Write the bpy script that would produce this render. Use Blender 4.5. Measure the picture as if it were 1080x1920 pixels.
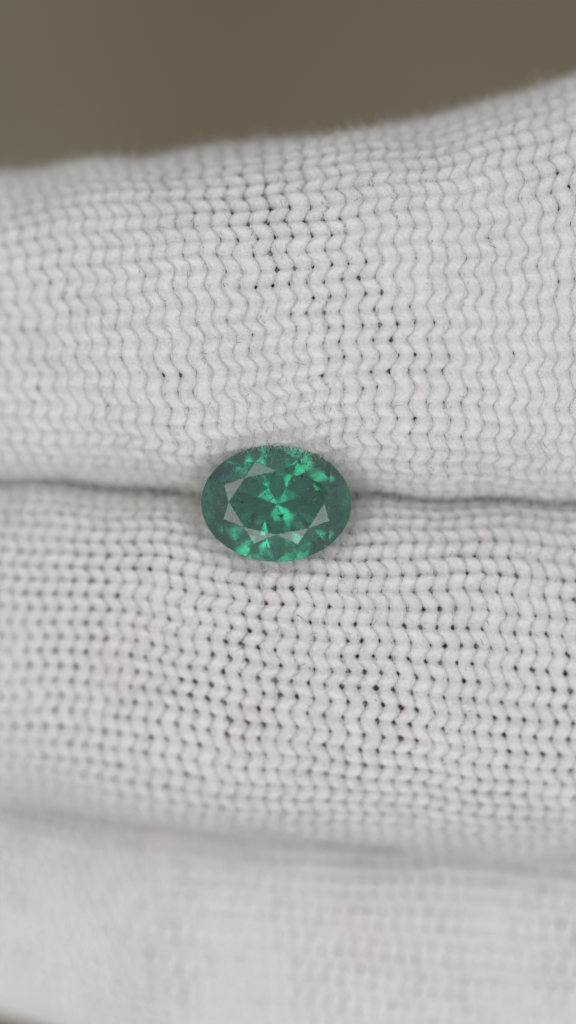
import bpy, math, random
import numpy as np
from mathutils import Vector, Matrix

for o in list(bpy.data.objects):
    bpy.data.objects.remove(o)
sc = bpy.context.scene
C = sc.collection
MM = 0.001
rng = np.random.default_rng(11)
random.seed(11)

# ------------------------------------------------------------------ camera
CAM_D = 0.1405                      # distance to the plane of focus
PXMM = 31.0                         # photo pixels per millimetre at that plane
cam = bpy.data.cameras.new('camera')
cam.sensor_width = 36.0
cam.lens = 36.0 * CAM_D / (1920 / PXMM * MM)
cam.clip_start = 0.005
cam.clip_end = 20.0
cam.dof.use_dof = True
cam.dof.focus_distance = CAM_D + 0.0007
cam.dof.aperture_fstop = cam.lens / 10.5      # opening of about 10 mm
co = bpy.data.objects.new('camera', cam)
co.location = (0, 0, CAM_D)                   # looks straight down, photo up = +Y
C.objects.link(co)
sc.camera = co

# ------------------------------------------------------------------ world and lamps
w = bpy.data.worlds.new('World')
sc.world = w
w.use_nodes = True
bg = w.node_tree.nodes['Background']
bg.inputs['Color'].default_value = (0.88, 0.95, 1.0, 1)
bg.inputs['Strength'].default_value = 0.20


def soft_lamp(name, az, tilt, dist, sx, sy, radiance, col):
    L = bpy.data.lights.new(name, 'AREA')
    L.shape = 'RECTANGLE'
    L.size, L.size_y = sx, sy
    L.energy = radiance * math.pi * sx * sy
    L.color = col
    o = bpy.data.objects.new(name, L)
    a, t = math.radians(az), math.radians(tilt)
    d = Vector((math.sin(t) * math.cos(a), math.sin(t) * math.sin(a), math.cos(t)))
    o.location = d * dist
    o.rotation_euler = d.to_track_quat('Z', 'Y').to_euler()
    C.objects.link(o)
    return o


soft_lamp('soft_lamp_a', 126, 37, 0.62, 0.44, 0.30, 1.25, (1.0, 0.975, 0.95))  # first of three unseen soft sources, placed so the star facets mirror them
soft_lamp('soft_lamp_b', 233, 37, 0.62, 0.44, 0.30, 1.25, (1.0, 0.975, 0.95))
soft_lamp('soft_lamp_c', 307, 37, 0.62, 0.44, 0.30, 1.25, (0.98, 0.985, 1.0))
soft_lamp('added_lamp_d', 45, 24, 0.62, 0.18, 0.18, 1.7, (0.97, 0.99, 1.0))  # small added source, lights a diagonal of the gem but misses the stars

sc.view_settings.view_transform = 'Standard'
sc.view_settings.look = 'None'
sc.view_settings.exposure = 1.02
sc.view_settings.gamma = 1.0
sc.cycles.max_bounces = 24
sc.cycles.transmission_bounces = 20
sc.cycles.glossy_bounces = 16
sc.cycles.diffuse_bounces = 5
sc.cycles.use_denoising = True
sc.cycles.sample_clamp_indirect = 6.0

# ------------------------------------------------------------------ helpers


def tag(o, label=None, cat=None, group=None, kind=None):
    for k, v in (('label', label), ('category', cat), ('group', group), ('kind', kind)):
        if v:
            o[k] = v
    return o


def obj(name, me, mat, parent=None):
    o = bpy.data.objects.new(name, me)
    C.objects.link(o)
    if mat is not None and not me.materials:
        me.materials.append(mat)
    o.parent = parent
    return o


def empty(name, loc=(0, 0, 0)):
    o = bpy.data.objects.new(name, None)
    o.empty_display_size = 0.005
    o.location = loc
    C.objects.link(o)
    return o


def mesh(name, v, f, smooth=False, uv=None):
    me = bpy.data.meshes.new(name)
    v = np.asarray(v, dtype=np.float32)
    if isinstance(f, np.ndarray):
        n, k = f.shape
        me.vertices.add(len(v))
        me.vertices.foreach_set('co', v.ravel())
        me.loops.add(n * k)
        me.loops.foreach_set('vertex_index', f.astype(np.int32).ravel())
        me.polygons.add(n)
        me.polygons.foreach_set('loop_start', np.arange(0, n * k, k, dtype=np.int32))
        me.polygons.foreach_set('loop_total', np.full(n, k, dtype=np.int32))
        if uv is not None:
            l = me.uv_layers.new(name='UVMap')
            l.data.foreach_set('uv', uv[f.ravel()].astype(np.float32).ravel())
        me.update(calc_edges=True)
    else:
        me.from_pydata([tuple(map(float, p)) for p in v], [], f)
        me.update()
    me.polygons.foreach_set('use_smooth', np.full(len(me.polygons), smooth))
    return me


class Wave2:
    """smooth random field of two variables, about -1..1"""

    def __init__(self, scale, n=7, seed=0):
        r = np.random.default_rng(seed)
        th = r.uniform(0, 2 * np.pi, n)
        k = (2 * np.pi / scale) * r.uniform(0.6, 1.5, n)
        self.kx, self.ky = k * np.cos(th), k * np.sin(th)
        self.p = r.uniform(0, 2 * np.pi, n)
        self.n = n

    def __call__(self, x, y):
        s = 0
        for a, b, c in zip(self.kx, self.ky, self.p):
            s = s + np.sin(a * x + b * y + c)
        return s / math.sqrt(self.n) / 1.2


def nodes(name):
    m = bpy.data.materials.new(name)
    m.use_nodes = True
    nt = m.node_tree
    return m, nt, nt.nodes['Principled BSDF']


# ------------------------------------------------------------------ materials
def mat_yarn():
    m, nt, p = nodes('white_cotton_yarn')
    p.inputs['Roughness'].default_value = 0.95
    p.inputs['Specular IOR Level'].default_value = 0.15
    p.inputs['Sheen Weight'].default_value = 0.25
    p.inputs['Sheen Roughness'].default_value = 0.6
    p.inputs['Subsurface Weight'].default_value = 0.55
    p.inputs['Subsurface Scale'].default_value = 0.0008
    p.inputs['Subsurface Radius'].default_value = (1.0, 0.75, 0.65)
    uv = nt.nodes.new('ShaderNodeTexCoord')
    geo = nt.nodes.new('ShaderNodeNewGeometry')
    # fibre strands twisted round the yarn
    mp = nt.nodes.new('ShaderNodeMapping')
    mp.inputs['Rotation'].default_value = (0, 0, 0.5)
    mp.inputs['Scale'].default_value = (16, 2.6, 1)
    nt.links.new(uv.outputs['UV'], mp.inputs['Vector'])
    n1 = nt.nodes.new('ShaderNodeTexNoise')
    n1.inputs['Scale'].default_value = 1.0
    n1.inputs['Detail'].default_value = 4
    n1.inputs['Roughness'].default_value = 0.65
    nt.links.new(mp.outputs[0], n1.inputs['Vector'])
    n2 = nt.nodes.new('ShaderNodeTexNoise')
    n2.inputs['Scale'].default_value = 5200
    n2.inputs['Detail'].default_value = 3
    nt.links.new(geo.outputs['Position'], n2.inputs['Vector'])
    mx = nt.nodes.new('ShaderNodeMath')
    mx.operation = 'ADD'
    nt.links.new(n1.outputs['Fac'], mx.inputs[0])
    nt.links.new(n2.outputs['Fac'], mx.inputs[1])
    b = nt.nodes.new('ShaderNodeBump')
    b.inputs['Strength'].default_value = 1.0
    b.inputs['Distance'].default_value = 0.00016
    nt.links.new(mx.outputs[0], b.inputs['Height'])
    nt.links.new(b.outputs[0], p.inputs['Normal'])
    # slightly uneven white
    n3 = nt.nodes.new('ShaderNodeTexNoise')
    n3.inputs['Scale'].default_value = 160
    n3.inputs['Detail'].default_value = 5
    nt.links.new(geo.outputs['Position'], n3.inputs['Vector'])
    r = nt.nodes.new('ShaderNodeValToRGB')
    r.color_ramp.elements[0].position = 0.3
    r.color_ramp.elements[0].color = (0.755, 0.708, 0.69, 1)
    r.color_ramp.elements[1].position = 0.7
    r.color_ramp.elements[1].color = (0.795, 0.765, 0.75, 1)
    nt.links.new(n3.outputs['Fac'], r.inputs[0])
    nt.links.new(r.outputs[0], p.inputs['Base Color'])
    return m


def mat_simple(name, col, rough=0.8, spec=0.3):
    m, nt, p = nodes(name)
    p.inputs['Base Color'].default_value = (*col, 1)
    p.inputs['Roughness'].default_value = rough
    p.inputs['Specular IOR Level'].default_value = spec
    return m


def mat_skin():
    m, nt, p = nodes('skin')
    geo = nt.nodes.new('ShaderNodeNewGeometry')
    n = nt.nodes.new('ShaderNodeTexNoise')
    n.inputs['Scale'].default_value = 220
    n.inputs['Detail'].default_value = 4
    nt.links.new(geo.outputs['Position'], n.inputs['Vector'])
    r = nt.nodes.new('ShaderNodeValToRGB')
    r.color_ramp.elements[0].position = 0.35
    r.color_ramp.elements[0].color = (0.36, 0.15, 0.11, 1)
    r.color_ramp.elements[1].position = 0.65
    r.color_ramp.elements[1].color = (0.52, 0.25, 0.18, 1)
    nt.links.new(n.outputs['Fac'], r.inputs[0])
    nt.links.new(r.outputs[0], p.inputs['Base Color'])
    p.inputs['Roughness'].default_value = 0.6
    return m


def mat_fuzz():
    m, nt, p = nodes('cotton_fuzz')
    p.inputs['Base Color'].default_value = (0.78, 0.77, 0.75, 1)
    p.inputs['Roughness'].default_value = 0.9
    p.inputs['Specular IOR Level'].default_value = 0.1
    tr = nt.nodes.new('ShaderNodeBsdfTranslucent')
    tr.inputs['Color'].default_value = (0.78, 0.77, 0.75, 1)
    mx = nt.nodes.new('ShaderNodeMixShader')
    mx.inputs[0].default_value = 0.45
    nt.links.new(p.outputs[0], mx.inputs[1])
    nt.links.new(tr.outputs[0], mx.inputs[2])
    nt.links.new(mx.outputs[0], nt.nodes['Material Output'].inputs['Surface'])
    return m


def mat_ground():
    m, nt, p = nodes('brown_ground')
    geo = nt.nodes.new('ShaderNodeNewGeometry')
    n = nt.nodes.new('ShaderNodeTexNoise')
    n.inputs['Scale'].default_value = 6.5
    n.inputs['Detail'].default_value = 3
    nt.links.new(geo.outputs['Position'], n.inputs['Vector'])
    r = nt.nodes.new('ShaderNodeValToRGB')
    r.color_ramp.elements[0].position = 0.36
    r.color_ramp.elements[0].color = (0.208, 0.154, 0.100, 1)
    r.color_ramp.elements[1].position = 0.64
    r.color_ramp.elements[1].color = (0.262, 0.216, 0.140, 1)
    nt.links.new(n.outputs['Fac'], r.inputs[0])
    nt.links.new(r.outputs[0], p.inputs['Base Color'])
    p.inputs['Roughness'].default_value = 0.85
    n2 = nt.nodes.new('ShaderNodeTexNoise')
    n2.inputs['Scale'].default_value = 90
    n2.inputs['Detail'].default_value = 6
    nt.links.new(geo.outputs['Position'], n2.inputs['Vector'])
    b = nt.nodes.new('ShaderNodeBump')
    b.inputs['Strength'].default_value = 0.4
    b.inputs['Distance'].default_value = 0.004
    nt.links.new(n2.outputs['Fac'], b.inputs['Height'])
    nt.links.new(b.outputs[0], p.inputs['Normal'])
    return m


def haze_mix(nt, shader, col, fac):
    """a little cloudy scattering mixed into the clear stone"""
    d = nt.nodes.new('ShaderNodeBsdfDiffuse')
    d.inputs['Color'].default_value = (*col, 1)
    geo = nt.nodes.new('ShaderNodeNewGeometry')
    n = nt.nodes.new('ShaderNodeTexNoise')
    n.inputs['Scale'].default_value = 750
    n.inputs['Detail'].default_value = 6
    n.inputs['Roughness'].default_value = 0.7
    nt.links.new(geo.outputs['Position'], n.inputs['Vector'])
    mr = nt.nodes.new('ShaderNodeMapRange')
    mr.inputs['From Min'].default_value = 0.3
    mr.inputs['From Max'].default_value = 0.7
    mr.inputs['To Min'].default_value = fac * 0.6
    mr.inputs['To Max'].default_value = fac * 1.4
    nt.links.new(n.outputs['Fac'], mr.inputs['Value'])
    mx = nt.nodes.new('ShaderNodeMixShader')
    nt.links.new(mr.outputs[0], mx.inputs[0])
    nt.links.new(shader.outputs[0], mx.inputs[1])
    nt.links.new(d.outputs[0], mx.inputs[2])
    nt.links.new(mx.outputs[0], nt.nodes['Material Output'].inputs['Surface'])


def mat_crown(name, haze):
    """polished outside of the stone: clear reflection, green inside"""
    m, nt, p = nodes(name)
    p.inputs['Base Color'].default_value = (0.32, 0.72, 0.61, 1)
    p.inputs['Roughness'].default_value = 0.01
    p.inputs['IOR'].default_value = 1.75
    p.inputs['Transmission Weight'].default_value = 1.0
    haze_mix(nt, p, (0.12, 0.175, 0.18), haze)
    return m


def mat_pavilion():
    m, nt, p = nodes('gem_pavilion')
    nt.nodes.remove(p)
    g = nt.nodes.new('ShaderNodeBsdfGlass')
    g.inputs['Color'].default_value = (0.26, 0.83, 0.63, 1)
    g.inputs['Roughness'].default_value = 0.0
    g.inputs['IOR'].default_value = 1.75
    geo = nt.nodes.new('ShaderNodeNewGeometry')
    n = nt.nodes.new('ShaderNodeTexNoise')
    n.inputs['Scale'].default_value = 2600
    n.inputs['Detail'].default_value = 5
    n.inputs['Roughness'].default_value = 0.6
    nt.links.new(geo.outputs['Position'], n.inputs['Vector'])
    b = nt.nodes.new('ShaderNodeBump')
    b.inputs['Strength'].default_value = 0.03
    b.inputs['Distance'].default_value = 0.0001
    nt.links.new(n.outputs['Fac'], b.inputs['Height'])
    nt.links.new(b.outputs[0], g.inputs['Normal'])
    haze_mix(nt, g, (0.03, 0.09, 0.07), 0.10)
    return m


M_yarn, M_skin, M_fuzz, M_ground = mat_yarn(), mat_skin(), mat_fuzz(), mat_ground()
M_lint = mat_simple('dark_lint', (0.035, 0.032, 0.035), 0.7)
M_crown, M_rim, M_pav = mat_crown('gem_polished', 0.14), mat_crown('gem_cloudy_dimmed', 0.36), mat_pavilion()  # cloudy rim facets get extra grey haze to dim their bright sparkle
M_girdle = mat_simple('gem_girdle', (0.10, 0.24, 0.18), 0.35, 0.6)
M_speck = mat_simple('dark_inclusion', (0.008, 0.02, 0.016), 0.5)
M_feather = mat_simple('pale_inclusion', (0.35, 0.62, 0.50), 0.25, 0.8)

# ------------------------------------------------------------------ ground far below the hand
gv = [(-3, -3, -0.55), (3, -3, -0.55), (3, 3, -0.55), (-3, 3, -0.55)]
tag(obj('ground', mesh('ground', gv, [(0, 1, 2, 3)]), M_ground), 'plain brown ground far below the gloved hand',
    kind='structure')

# ------------------------------------------------------------------ gem placement (mm)
GX, GY, GZ = -0.71, 0.52, -1.05
GA, GB = 4.58, 3.55
CROWN_H, PAV_H = 1.12, 2.79


def clear_of_gem(P):
    """the knit is pressed down where the stone sits in it"""
    rho = np.hypot((P[:, 0] - GX) / GA, (P[:, 1] - GY) / GB)
    zin = GZ - 0.06 - PAV_H * (1.03 - np.minimum(rho, 1.03)) * 1.10
    zout = GZ - 0.06 + (np.maximum(rho, 1.03) - 1.03) * GB * 3.2
    zmax = np.where(rho < 1.03, zin, zout)
    P[:, 2] = np.where(rho < 1.9, np.minimum(P[:, 2], zmax), P[:, 2])
    return P


# ------------------------------------------------------------------ fingers (mm)
def curve(xs, ys):
    """smooth interpolation through a few points"""
    xs, ys = np.array(xs, float), np.array(ys, float)
    g = np.linspace(xs[0], xs[-1], 400)
    y = np.interp(g, xs, ys)
    k = np.hanning(61)
    k /= k.sum()
    y = np.convolve(np.pad(y, 30, mode='reflect', reflect_type='odd'), k, mode='valid')
    return lambda x: np.interp(x, g, y)


X0, X1 = -34.0, 48.0
axis_z = curve([-36, -24, -18, -10, -3, 4, 12, 18, 36], [-14, -8.2, -5.2, -2.0, -0.4, 0.0, -0.5, -1.3, -4])


NSUP = 2.7            # flattened round section of a finger
_t = np.linspace(-np.pi, np.pi, 2001)
_c = (np.abs(np.sin(_t)) ** NSUP + np.abs(np.cos(_t)) ** NSUP) ** (-1 / NSUP)
_px, _pz = np.sin(_t) * _c, np.cos(_t) * _c
_s = np.concatenate([[0], np.cumsum(np.hypot(np.diff(_px), np.diff(_pz)))])
_s -= _s[1000]


def section(u):
    """unit section point at arc length u from the top"""
    return np.interp(u, _s, _px), np.interp(u, _s, _pz)


class Finger:
    ragged = 0.10         # how uneven the stitch holes are
    roll = 0.0            # slope of the section across the finger

    def __init__(self, yc, ry, rz, dz, lean, seed, gap, fine=True, wide=1.0):
        self.yc, self.ry, self.rz, self.dz, self.lean, self.seed, self.gap, self.fine = yc, ry, rz, dz, lean, seed, gap, fine
        self.wide = wide
        self.w1, self.w2, self.w3, self.w4 = Wave2(14, seed=seed), Wave2(9, seed=seed + 1), Wave2(2.4, 9, seed=seed + 2), Wave2(6, seed=seed + 3)

    def point(self, x, phi, off):
        """surface point at finger coordinate x, angle phi (0 up, + towards +Y), off mm outside"""
        e = np.clip((x - X0) / 9.0, 0, 1)
        t = np.sqrt(np.clip(1 - (1 - e) ** 2, 0.02, 1))      # rounded finger end out of the frame
        ry, rz = self.ry(x) * t + off, self.rz(x) * t + off
        arc = phi * 10.5
        sn, cs = section(phi)
        bump = 0.15 * self.w2(x, arc) + 0.16 * self.w1(x, arc)
        dy = (ry + bump) * sn
        return np.stack([x, self.yc(x) + dy, axis_z(x) + self.dz + (rz + bump) * cs + self.roll * dy], -1)


upper = Finger(curve([-36, -18, 0, 10, 18, 36], [12.2, 12.05, 12.15, 12.95, 14.3, 16.3]),
               curve([-36, -18, -9, 0, 10, 18, 36], [10.0, 10.35, 11.0, 11.55, 12.4, 13.95, 15.2]),
               curve([-36, -18, 0, 18, 36], [9.6, 10.2, 10.6, 11.2, 12]), -10.2,
               lambda x: np.interp(x, [-36, -16, -6, 2, 36], [0.20, 0.34, 0.26, 0.06, -0.04]), 3,
               lambda x, a: (0.46 + 0.20 * np.exp(-((x - 2) / 7.0) ** 2)) * (1 - 0.55 * np.clip((-a - 6) / 4, 0, 1)), wide=1.03)
lower = Finger(curve([-36, -18, 0, 18, 36], [-8.2, -8.6, -9.97, -10.7, -11.6]),
               curve([-36, -18, 0, 18, 36], [11.0, 11.3, 11.5, 12.0, 12.6]),
               curve([-36, -18, 0, 18, 36], [9.6, 10.2, 10.7, 11.2, 11.6]), -12.5,
               lambda x: np.interp(x, [-36, -12, 0, 12, 36], [-0.10, -0.05, 0.03, 0.12, 0.12]), 17,
               lambda x, a: 1.0)
third = Finger(curve([-36, -20, -8, 0, 18, 36], [-24.0, -26.3, -27.7, -28.5, -29.6, -31]),
               curve([-36, -20, -8, 0, 18, 36], [8.2, 10.2, 10.7, 11.0, 11.3, 11.6]),
               curve([-36, -18, 0, 18, 36], [7.4, 8.8, 9.6, 10.0, 10.3]), -22.6,
               lambda x: np.interp(x, [-36, 0, 36], [0.05, 0.1, 0.18]), 29,
               lambda x, a: 0.8, fine=False)
upper.roll, lower.roll = -0.07, 0.16
upper.ragged = 0.24
FINGERS = (upper, lower, third)
PITCH = 1.0           # mm between yarn columns
PERIOD = 1.92         # mm of one zigzag


def yarn_column(F, k, r):
    """one wavy column of knit stitches running round the finger"""
    xk = X0 + 0.9 + k * PITCH
    near = F.fine and abs(xk) < 21
    nper = 24
    per = 20 if near else 11
    nr = 10 if near else 7
    n = nper * per + 1
    ti = np.linspace(-nper / 2, nper / 2, n)                      # stitch index along the column
    j = np.floor(ti * 2 + 0.5).astype(int)                       # nearest turning point
    nj = nper * 2 + 8
    rnd = r.normal(0, 1, (6, nj))
    arc = ti * PERIOD
    phi = arc / 10.5
    xa = xk - F.lean(xk) * arc * 0.75
    sway = F.w1(xk, arc)
    tt = ti + 0.30 * F.w1(xk * 0.5, arc * 0.5) + 0.035 * F.w4(xk, arc)
    s = np.sin(2 * np.pi * tt)
    wave = np.sign(s) * np.abs(s) ** 0.85
    jj = np.interp(ti * 2, np.arange(-nj // 2, nj // 2), rnd[0][:nj])
    amp = 0.19 + 0.04 * F.w4(xk + 40, arc) + 0.022 * jj
    dx = amp * wave + 0.22 * sway + 0.022 * np.interp(ti * 2, np.arange(-nj // 2, nj // 2), rnd[1][:nj])
    turn = np.abs(s) ** 4.5
    pin = np.clip(0.37 + F.ragged * np.interp(ti * 2, np.arange(-nj // 2, nj // 2), rnd[2][:nj]) + 0.05 * F.w1(xk - 30, arc), 0.0, 0.62) * F.gap(xk, arc)
    hw = 0.625 * F.wide * (1 - pin * turn) * (1 + 0.025 * np.interp(ti * 2, np.arange(-nj // 2, nj // 2), rnd[3][:nj]))
    hh = 0.42 * (1 - 0.8 * pin * turn)
    lift = -0.44 + 0.055 * np.cos(4 * np.pi * tt) + 0.03 * np.interp(ti * 2, np.arange(-nj // 2, nj // 2), rnd[4][:nj])
    ang = np.linspace(0, 2 * np.pi, nr, endpoint=False)
    A, T = np.meshgrid(ang, ti)
    lump = 1 + 0.05 * F.w3(A * 0.9 + 5 * k, T * PERIOD * 1.3) + 0.045 * F.w3(A * 2.0 + 3 * k, T * PERIOD * 4)
    ca, sa = np.cos(A), np.sin(A)
    ca, sa = np.sign(ca) * np.abs(ca) ** 0.78, np.sign(sa) * np.abs(sa) ** 0.66
    X = (xa + dx)[:, None] + hw[:, None] * ca * lump
    O = lift[:, None] + hh[:, None] * sa * lump
    P = F.point(X.ravel(), np.repeat(phi, nr), O.ravel())
    P = clear_of_gem(P)
    i = np.arange(n - 1)[:, None] * nr
    q = np.arange(nr)[None, :]
    q2 = (q + 1) % nr
    f = np.stack([i + q, i + q2, i + nr + q2, i + nr + q], -1).reshape(-1, 4)
    uv = np.stack([(A / (2 * np.pi)).ravel(), (T * PERIOD / 3.0 + k * 3.7).ravel()], -1)
    return mesh('yarn_column', P * MM, f, True, uv)


def strips(base, direc, length, width, bend, nseg=3):
    """thin curved fibres as flat ribbons, all in one mesh"""
    n = len(base)
    d = direc / np.linalg.norm(direc, axis=1, keepdims=True)
    side = np.cross(d, rng.normal(0, 1, (n, 3)))
    side /= np.linalg.norm(side, axis=1, keepdims=True) + 1e-9
    nrm = np.cross(d, side)
    V = []
    for s in range(nseg + 1):
        t = s / nseg
        c = base + d * (length * t)[:, None] + nrm * (bend * length * t * t)[:, None]
        ww = (width * (1 - 0.55 * t))[:, None]
        V.append(c - side * ww)
        V.append(c + side * ww)
    V = np.stack(V, 1)
    b = np.arange(n)[:, None] * (2 * nseg + 2)
    f = []
    for s in range(nseg):
        f.append(np.concatenate([b + 2 * s, b + 2 * s + 1, b + 2 * s + 3, b + 2 * s + 2], 1))
    return V.reshape(-1, 3), np.concatenate(f, 0)


glove = empty('knit_glove', (0, 0, 0))
tag(glove, 'white knitted cotton glove pinching the green gemstone between two fingers', 'glove')
finger_labels = ['finger of the glove above the crease, its far edge against the brown ground',
                 'finger of the glove below the crease, stitches open and sharp',
                 'blurred finger of the glove set back beyond the other two']
for F, lab in zip(FINGERS, finger_labels):
    fe = empty('finger')
    fe.parent = glove
    fe['label'] = lab
    r = np.random.default_rng(F.seed)
    ncol = int((X1 - X0 - 1) / PITCH)
    for k in range(ncol):
        obj('yarn_column', yarn_column(F, k, r), M_yarn, fe)
    # loose cotton fuzz standing off the yarn
    nf = 95000 if F.fine else 6000
    x = rng.uniform(-21, 21, nf)
    ph = rng.uniform(-1.9, 1.9, nf)
    o0 = rng.uniform(-0.16, 0.08, nf)
    B = clear_of_gem(F.point(x, ph, o0))
    N = F.point(x, ph, o0 + 1) - F.point(x, ph, o0)
    D = N * rng.uniform(0.0, 0.8, nf)[:, None] + rng.normal(0, 0.75, (nf, 3))
    # more of it where the stone rubs the knit
    near = np.hypot((B[:, 0] - GX) / GA, (B[:, 1] - GY) / GB)
    pick = np.repeat(np.where((near > 1.0) & (near < 1.3))[0], 3)
    B = np.concatenate([B, B[pick] + rng.normal(0, 0.16, (len(pick), 3))])
    N = np.concatenate([N, N[pick]])
    nf = len(B)
    D = N * rng.uniform(0.0, 0.8, nf)[:, None] + rng.normal(0, 0.75, (nf, 3))
    v, f = strips(B, D, rng.gamma(3.0, 0.12, nf) + 0.08, rng.uniform(0.006, 0.016, nf), rng.normal(0, 0.5, nf))
    tag(obj('fuzz', mesh('fuzz', v * MM, f, True), M_fuzz, fe), kind='stuff')
    # dark lint caught between the stitches
    nl = 2600 if F.fine else 120
    kk = np.clip(rng.normal(33.5, 9.5, nl).astype(int), 0, ncol - 1)
    ar = rng.uniform(-15, 15, nl)
    xx = X0 + 0.9 + kk * PITCH - F.lean(X0 + 0.9 + kk * PITCH) * ar * 0.75 + 0.5 + rng.normal(0, 0.16, nl) + 0.22 * F.w1(X0 + 0.9 + kk * PITCH, ar)
    o0 = rng.uniform(-0.14, 0.06, nl)
    B = clear_of_gem(F.point(xx, ar / 10.5, o0))
    D = rng.normal(0, 1, (nl, 3)) * np.array([0.5, 1.0, 0.6])
    v, f = strips(B, D, rng.gamma(2.2, 0.075, nl) + 0.05, rng.uniform(0.010, 0.020, nl), rng.normal(0, 0.9, nl))
    tag(obj('lint', mesh('lint', v * MM, f, True), M_lint, fe), kind='stuff')

# hand inside the glove: one closed skin surface, three fingers running into the palm
vs, fs = [], []
NX, NA = 46, 28
for F in FINGERS:
    b0 = len(vs)
    for i, x in enumerate(np.linspace(X0 + 0.8, X1 - 1.5, NX)):
        a = np.linspace(_s[0], _s[-1], NA, endpoint=False)
        vs += list(clear_of_gem(F.point(np.full(NA, x), a, -0.82) - np.array([0, 0, 0.0])) - np.array([0, 0, 0.1]))
    for i in range(NX - 1):
        for j in range(NA):
            fs.append((b0 + i * NA + j, b0 + i * NA + (j + 1) % NA, b0 + (i + 1) * NA + (j + 1) % NA, b0 + (i + 1) * NA + j))
    fs.append(tuple(b0 + j for j in range(NA))[::-1])
    fs.append(tuple(b0 + (NX - 1) * NA + j for j in range(NA)))
hand_me = mesh('hand', np.array(vs) * MM, fs, True)
hand = obj('hand', hand_me, M_skin)
tag(hand, "person's hand inside the white glove, reddish skin glimpsed through the stitch holes", 'hand')

# ------------------------------------------------------------------ the gemstone
gem = empty('gemstone', (GX * MM, GY * MM, GZ * MM))
tag(gem, 'oval faceted bluish green gemstone wedged in the crease between two gloved fingers', 'gemstone')
gem.rotation_euler = (math.radians(-1.5), math.radians(1.0), math.radians(-1.0))


def pol(r, a, z):
    return np.array([r * math.cos(a), r * math.sin(a), z])


RT, RS, RL = 0.59, 0.755, 0.31
hc, pc = 1.0, 1.0          # unit heights, scaled below
GT = 0.035                 # half thickness of the girdle, mm


def P3(u, z):              # unit plan position + height in mm
    return np.array([u[0] * GA, u[1] * GB, z])


oct_a = [k * math.pi / 4 for k in range(8)]
mid_a = [a + math.pi / 8 for a in oct_a]


def rtable(k):
    return {0: 0.63, 4: 0.63, 2: 0.54, 6: 0.54}.get(k % 8, 0.60)


T = [P3(pol(rtable(k), oct_a[k], 0), GT + CROWN_H) for k in range(8)]
zs = CROWN_H * (1 - RS * math.cos(math.pi / 8)) / (1 - 0.59)
S = [P3(pol(RS, a, 0), GT + zs) for a in mid_a]
zl = PAV_H * (1 - RL * math.cos(math.pi / 8))
Lw = [P3(pol(RL * random.uniform(0.9, 1.1), a + random.gauss(0, 0.03), 0), -GT - zl * random.uniform(0.99, 1.01)) for a in mid_a]
culet = np.array([0.07, -0.03, -GT - PAV_H])
Gt = [P3(pol(1, a, 0), GT) for a in oct_a]
Gb = [P3(pol(1, a, 0), -GT) for a in oct_a]


def rim(a0, a1, tri, n=5):
    """girdle points between two angles lying in the plane of tri"""
    p0, p1, p2 = tri
    nn = np.cross(p1 - p0, p2 - p0)
    out = []
    for i in range(n + 1):
        a = a0 + (a1 - a0) * i / n
        x, y = math.cos(a) * GA, math.sin(a) * GB
        z = p0[2] - (nn[0] * (x - p0[0]) + nn[1] * (y - p0[1])) / nn[2]
        out.append(np.array([x, y, z]))
    return out


def facet(name, pts, mat, up=True):
    pts = [np.array(p) for p in pts]
    c = sum(pts) / len(pts)
    n = np.cross(pts[1] - pts[0], pts[2] - pts[0])
    mid = np.array([0, 0, -0.6])
    if np.dot(n, c - mid) < 0:
        pts = pts[::-1]
    me = mesh(name, np.array(pts) * MM, [tuple(range(len(pts)))])
    return obj(name, me, mat, gem)


facet('table', T, M_crown)
top_rim, bot_rim = [], []
for k in range(8):
    k1 = (k + 1) % 8
    facet('star_facet', [T[k], S[k], T[k1]], M_crown)
    # kite split along its spine only where it is not flat: build as two-triangle mesh
    a, b, c, d = T[k], S[(k - 1) % 8], Gt[k], S[k]
    me = mesh('kite_facet', np.array([a, b, c, d]) * MM, [(0, 1, 2), (0, 2, 3)])
    obj('kite_facet', me, M_rim, gem)
    am = mid_a[k]
    Mt = P3(pol(1, am, 0), GT + 0.02)
    for a0, a1, gpt in ((oct_a[k], am, Gt[k]), (am, oct_a[k] + math.pi / 4, Gt[k1])):
        rp = rim(a0, a1, (S[k], gpt, Mt))
        facet('upper_girdle_facet', [S[k]] + rp, M_rim)
        top_rim += rp[:-1]
    Mb = P3(pol(1, am, 0), -GT - 0.02)
    for a0, a1, gpt in ((oct_a[k], am, Gb[k]), (am, oct_a[k] + math.pi / 4, Gb[k1])):
        rp = rim(a0, a1, (Lw[k], gpt, Mb))
        facet('lower_girdle_facet', [Lw[k]] + rp, M_pav)
        bot_rim += rp[:-1]
    facet('pavilion_facet', [culet, Lw[(k - 1) % 8], Gb[k], Lw[k]], M_pav)
n = len(top_rim)
gv = np.array(top_rim + bot_rim) * MM
gf = [(i, n + i, n + (i + 1) % n, (i + 1) % n) for i in range(n)]
obj('girdle', mesh('girdle', gv, gf, True), M_girdle, gem)


# inclusions inside the stone
def inside(r, zt):
    """random point in the stone: plan radius r (0..1), zt 0 (just under crown) .. 1 (pavilion wall)"""
    a = random.uniform(0, 2 * math.pi)
    ztop = CROWN_H * min(1, (1 - r) / 0.42) - 0.15
    zbot = -PAV_H * (1 - r) + 0.2
    return np.array([r * GA * math.cos(a), r * GB * math.sin(a), ztop + (zbot - ztop) * zt])


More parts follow.
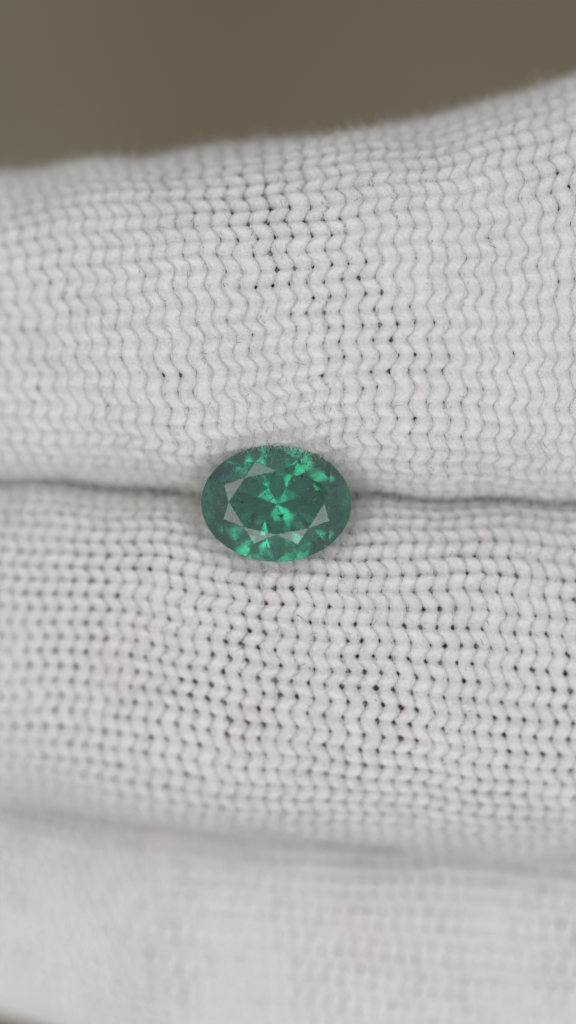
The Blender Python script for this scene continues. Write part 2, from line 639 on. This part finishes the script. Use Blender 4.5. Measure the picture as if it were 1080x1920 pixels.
def specks(name, nsp, size, mat, flat=1.0, lo=0.0, hi=0.5):
    vv, ff = [], []
    for i in range(nsp):
        c = inside(math.sqrt(random.uniform(0.04, 0.75)), random.uniform(lo, hi))
        s = size * random.lognormvariate(0, 0.5)
        R = Matrix.Rotation(random.uniform(0, 6.28), 3, 'Z') @ Matrix.Rotation(random.uniform(0, 3.14), 3, 'X')
        b0 = len(vv)
        for d in ((1, 0, 0), (-1, 0, 0), (0, 1, 0), (0, -1, 0), (0, 0, 1), (0, 0, -1)):
            q = R @ Vector((d[0] * s * random.uniform(0.6, 1.6), d[1] * s * random.uniform(0.5, 1.2), d[2] * s * flat))
            vv.append(c + np.array(q))
        for t in ((0, 2, 4), (2, 1, 4), (1, 3, 4), (3, 0, 4), (2, 0, 5), (1, 2, 5), (3, 1, 5), (0, 3, 5)):
            ff.append(tuple(b0 + q for q in t))
    tag(obj(name, mesh(name, np.array(vv) * MM, ff), mat, gem), kind='stuff')


specks('dark_inclusion', 150, 0.035, M_speck)
specks('pale_inclusion', 170, 0.05, M_feather, 0.15)


def fracture(px, py, size, mat, npc, ang, depth=0.12):
    """small cluster of jagged slivers: a healed crack just under the crown, at photo pixel px, py"""
    cx, cy = (px - 540) / PXMM - GX, (960 - py) / PXMM - GY
    vv, ff = [], []
    for i in range(npc):
        x, y = cx + random.gauss(0, size * 0.55), cy + random.gauss(0, size * 0.55)
        r = math.hypot(x / GA, y / GB)
        if r > 0.86:
            x, y, r = x * 0.86 / r, y * 0.86 / r, 0.86
        z = GT + CROWN_H * min(1.0, (1 - r) / 0.42) - depth - random.uniform(0, 0.25)
        a = ang + random.gauss(0, 0.5)
        l = min(0.42, size * random.uniform(0.3, 0.9))
        wd = l * random.uniform(0.08, 0.3)
        d, e = np.array([math.cos(a), math.sin(a), random.uniform(-0.3, 0.1)]), np.array([-math.sin(a), math.cos(a), random.uniform(-0.8, 0.8)])
        c = np.array([x, y, z])
        b0 = len(vv)
        vv += [c - d * l * 0.5, c - e * wd * 0.6 + d * l * random.uniform(-0.2, 0.2), c + d * l * 0.5,
               c + e * wd * 0.6 + d * l * random.uniform(-0.2, 0.2), c + np.array([0, 0, -0.03])]
        ff += [(b0, b0 + 1, b0 + 2), (b0, b0 + 2, b0 + 3), (b0, b0 + 4, b0 + 1), (b0 + 1, b0 + 4, b0 + 2), (b0 + 2, b0 + 4, b0 + 3), (b0 + 3, b0 + 4, b0)]
    obj('fracture', mesh('fracture', np.array(vv) * MM, ff), mat, gem)


for a in ((397, 965, 0.7, M_feather, 9, 1.0), (441, 998, 0.35, M_feather, 6, -0.6), (405, 900, 0.8, M_feather, 5, 1.4),
          (412, 905, 0.7, M_speck, 5, 1.5), (596, 1010, 0.6, M_feather, 5, 1.2), (594, 1020, 0.7, M_speck, 6, 1.45),
          (612, 1000, 0.6, M_speck, 6, 1.3), (534, 846, 0.7, M_speck, 8, 1.1), (523, 850, 0.5, M_feather, 4, 1.0),
          (514, 936, 0.5, M_feather, 8, 0.1), (508, 988, 0.35, M_speck, 5, 1.2), (508, 980, 0.35, M_feather, 3, 1.1),
          (588, 946, 0.35, M_feather, 6, 0.8), (455, 885, 0.45, M_feather, 6, 0.4), (635, 980, 0.5, M_feather, 4, 0.5),
          (450, 935, 0.5, M_feather, 2, 0.25), (615, 862, 0.5, M_speck, 5, -0.6), (606, 1015, 0.8, M_speck, 9, 1.2), (628, 925, 0.6, M_speck, 6, 0.9)):
    fracture(*a)
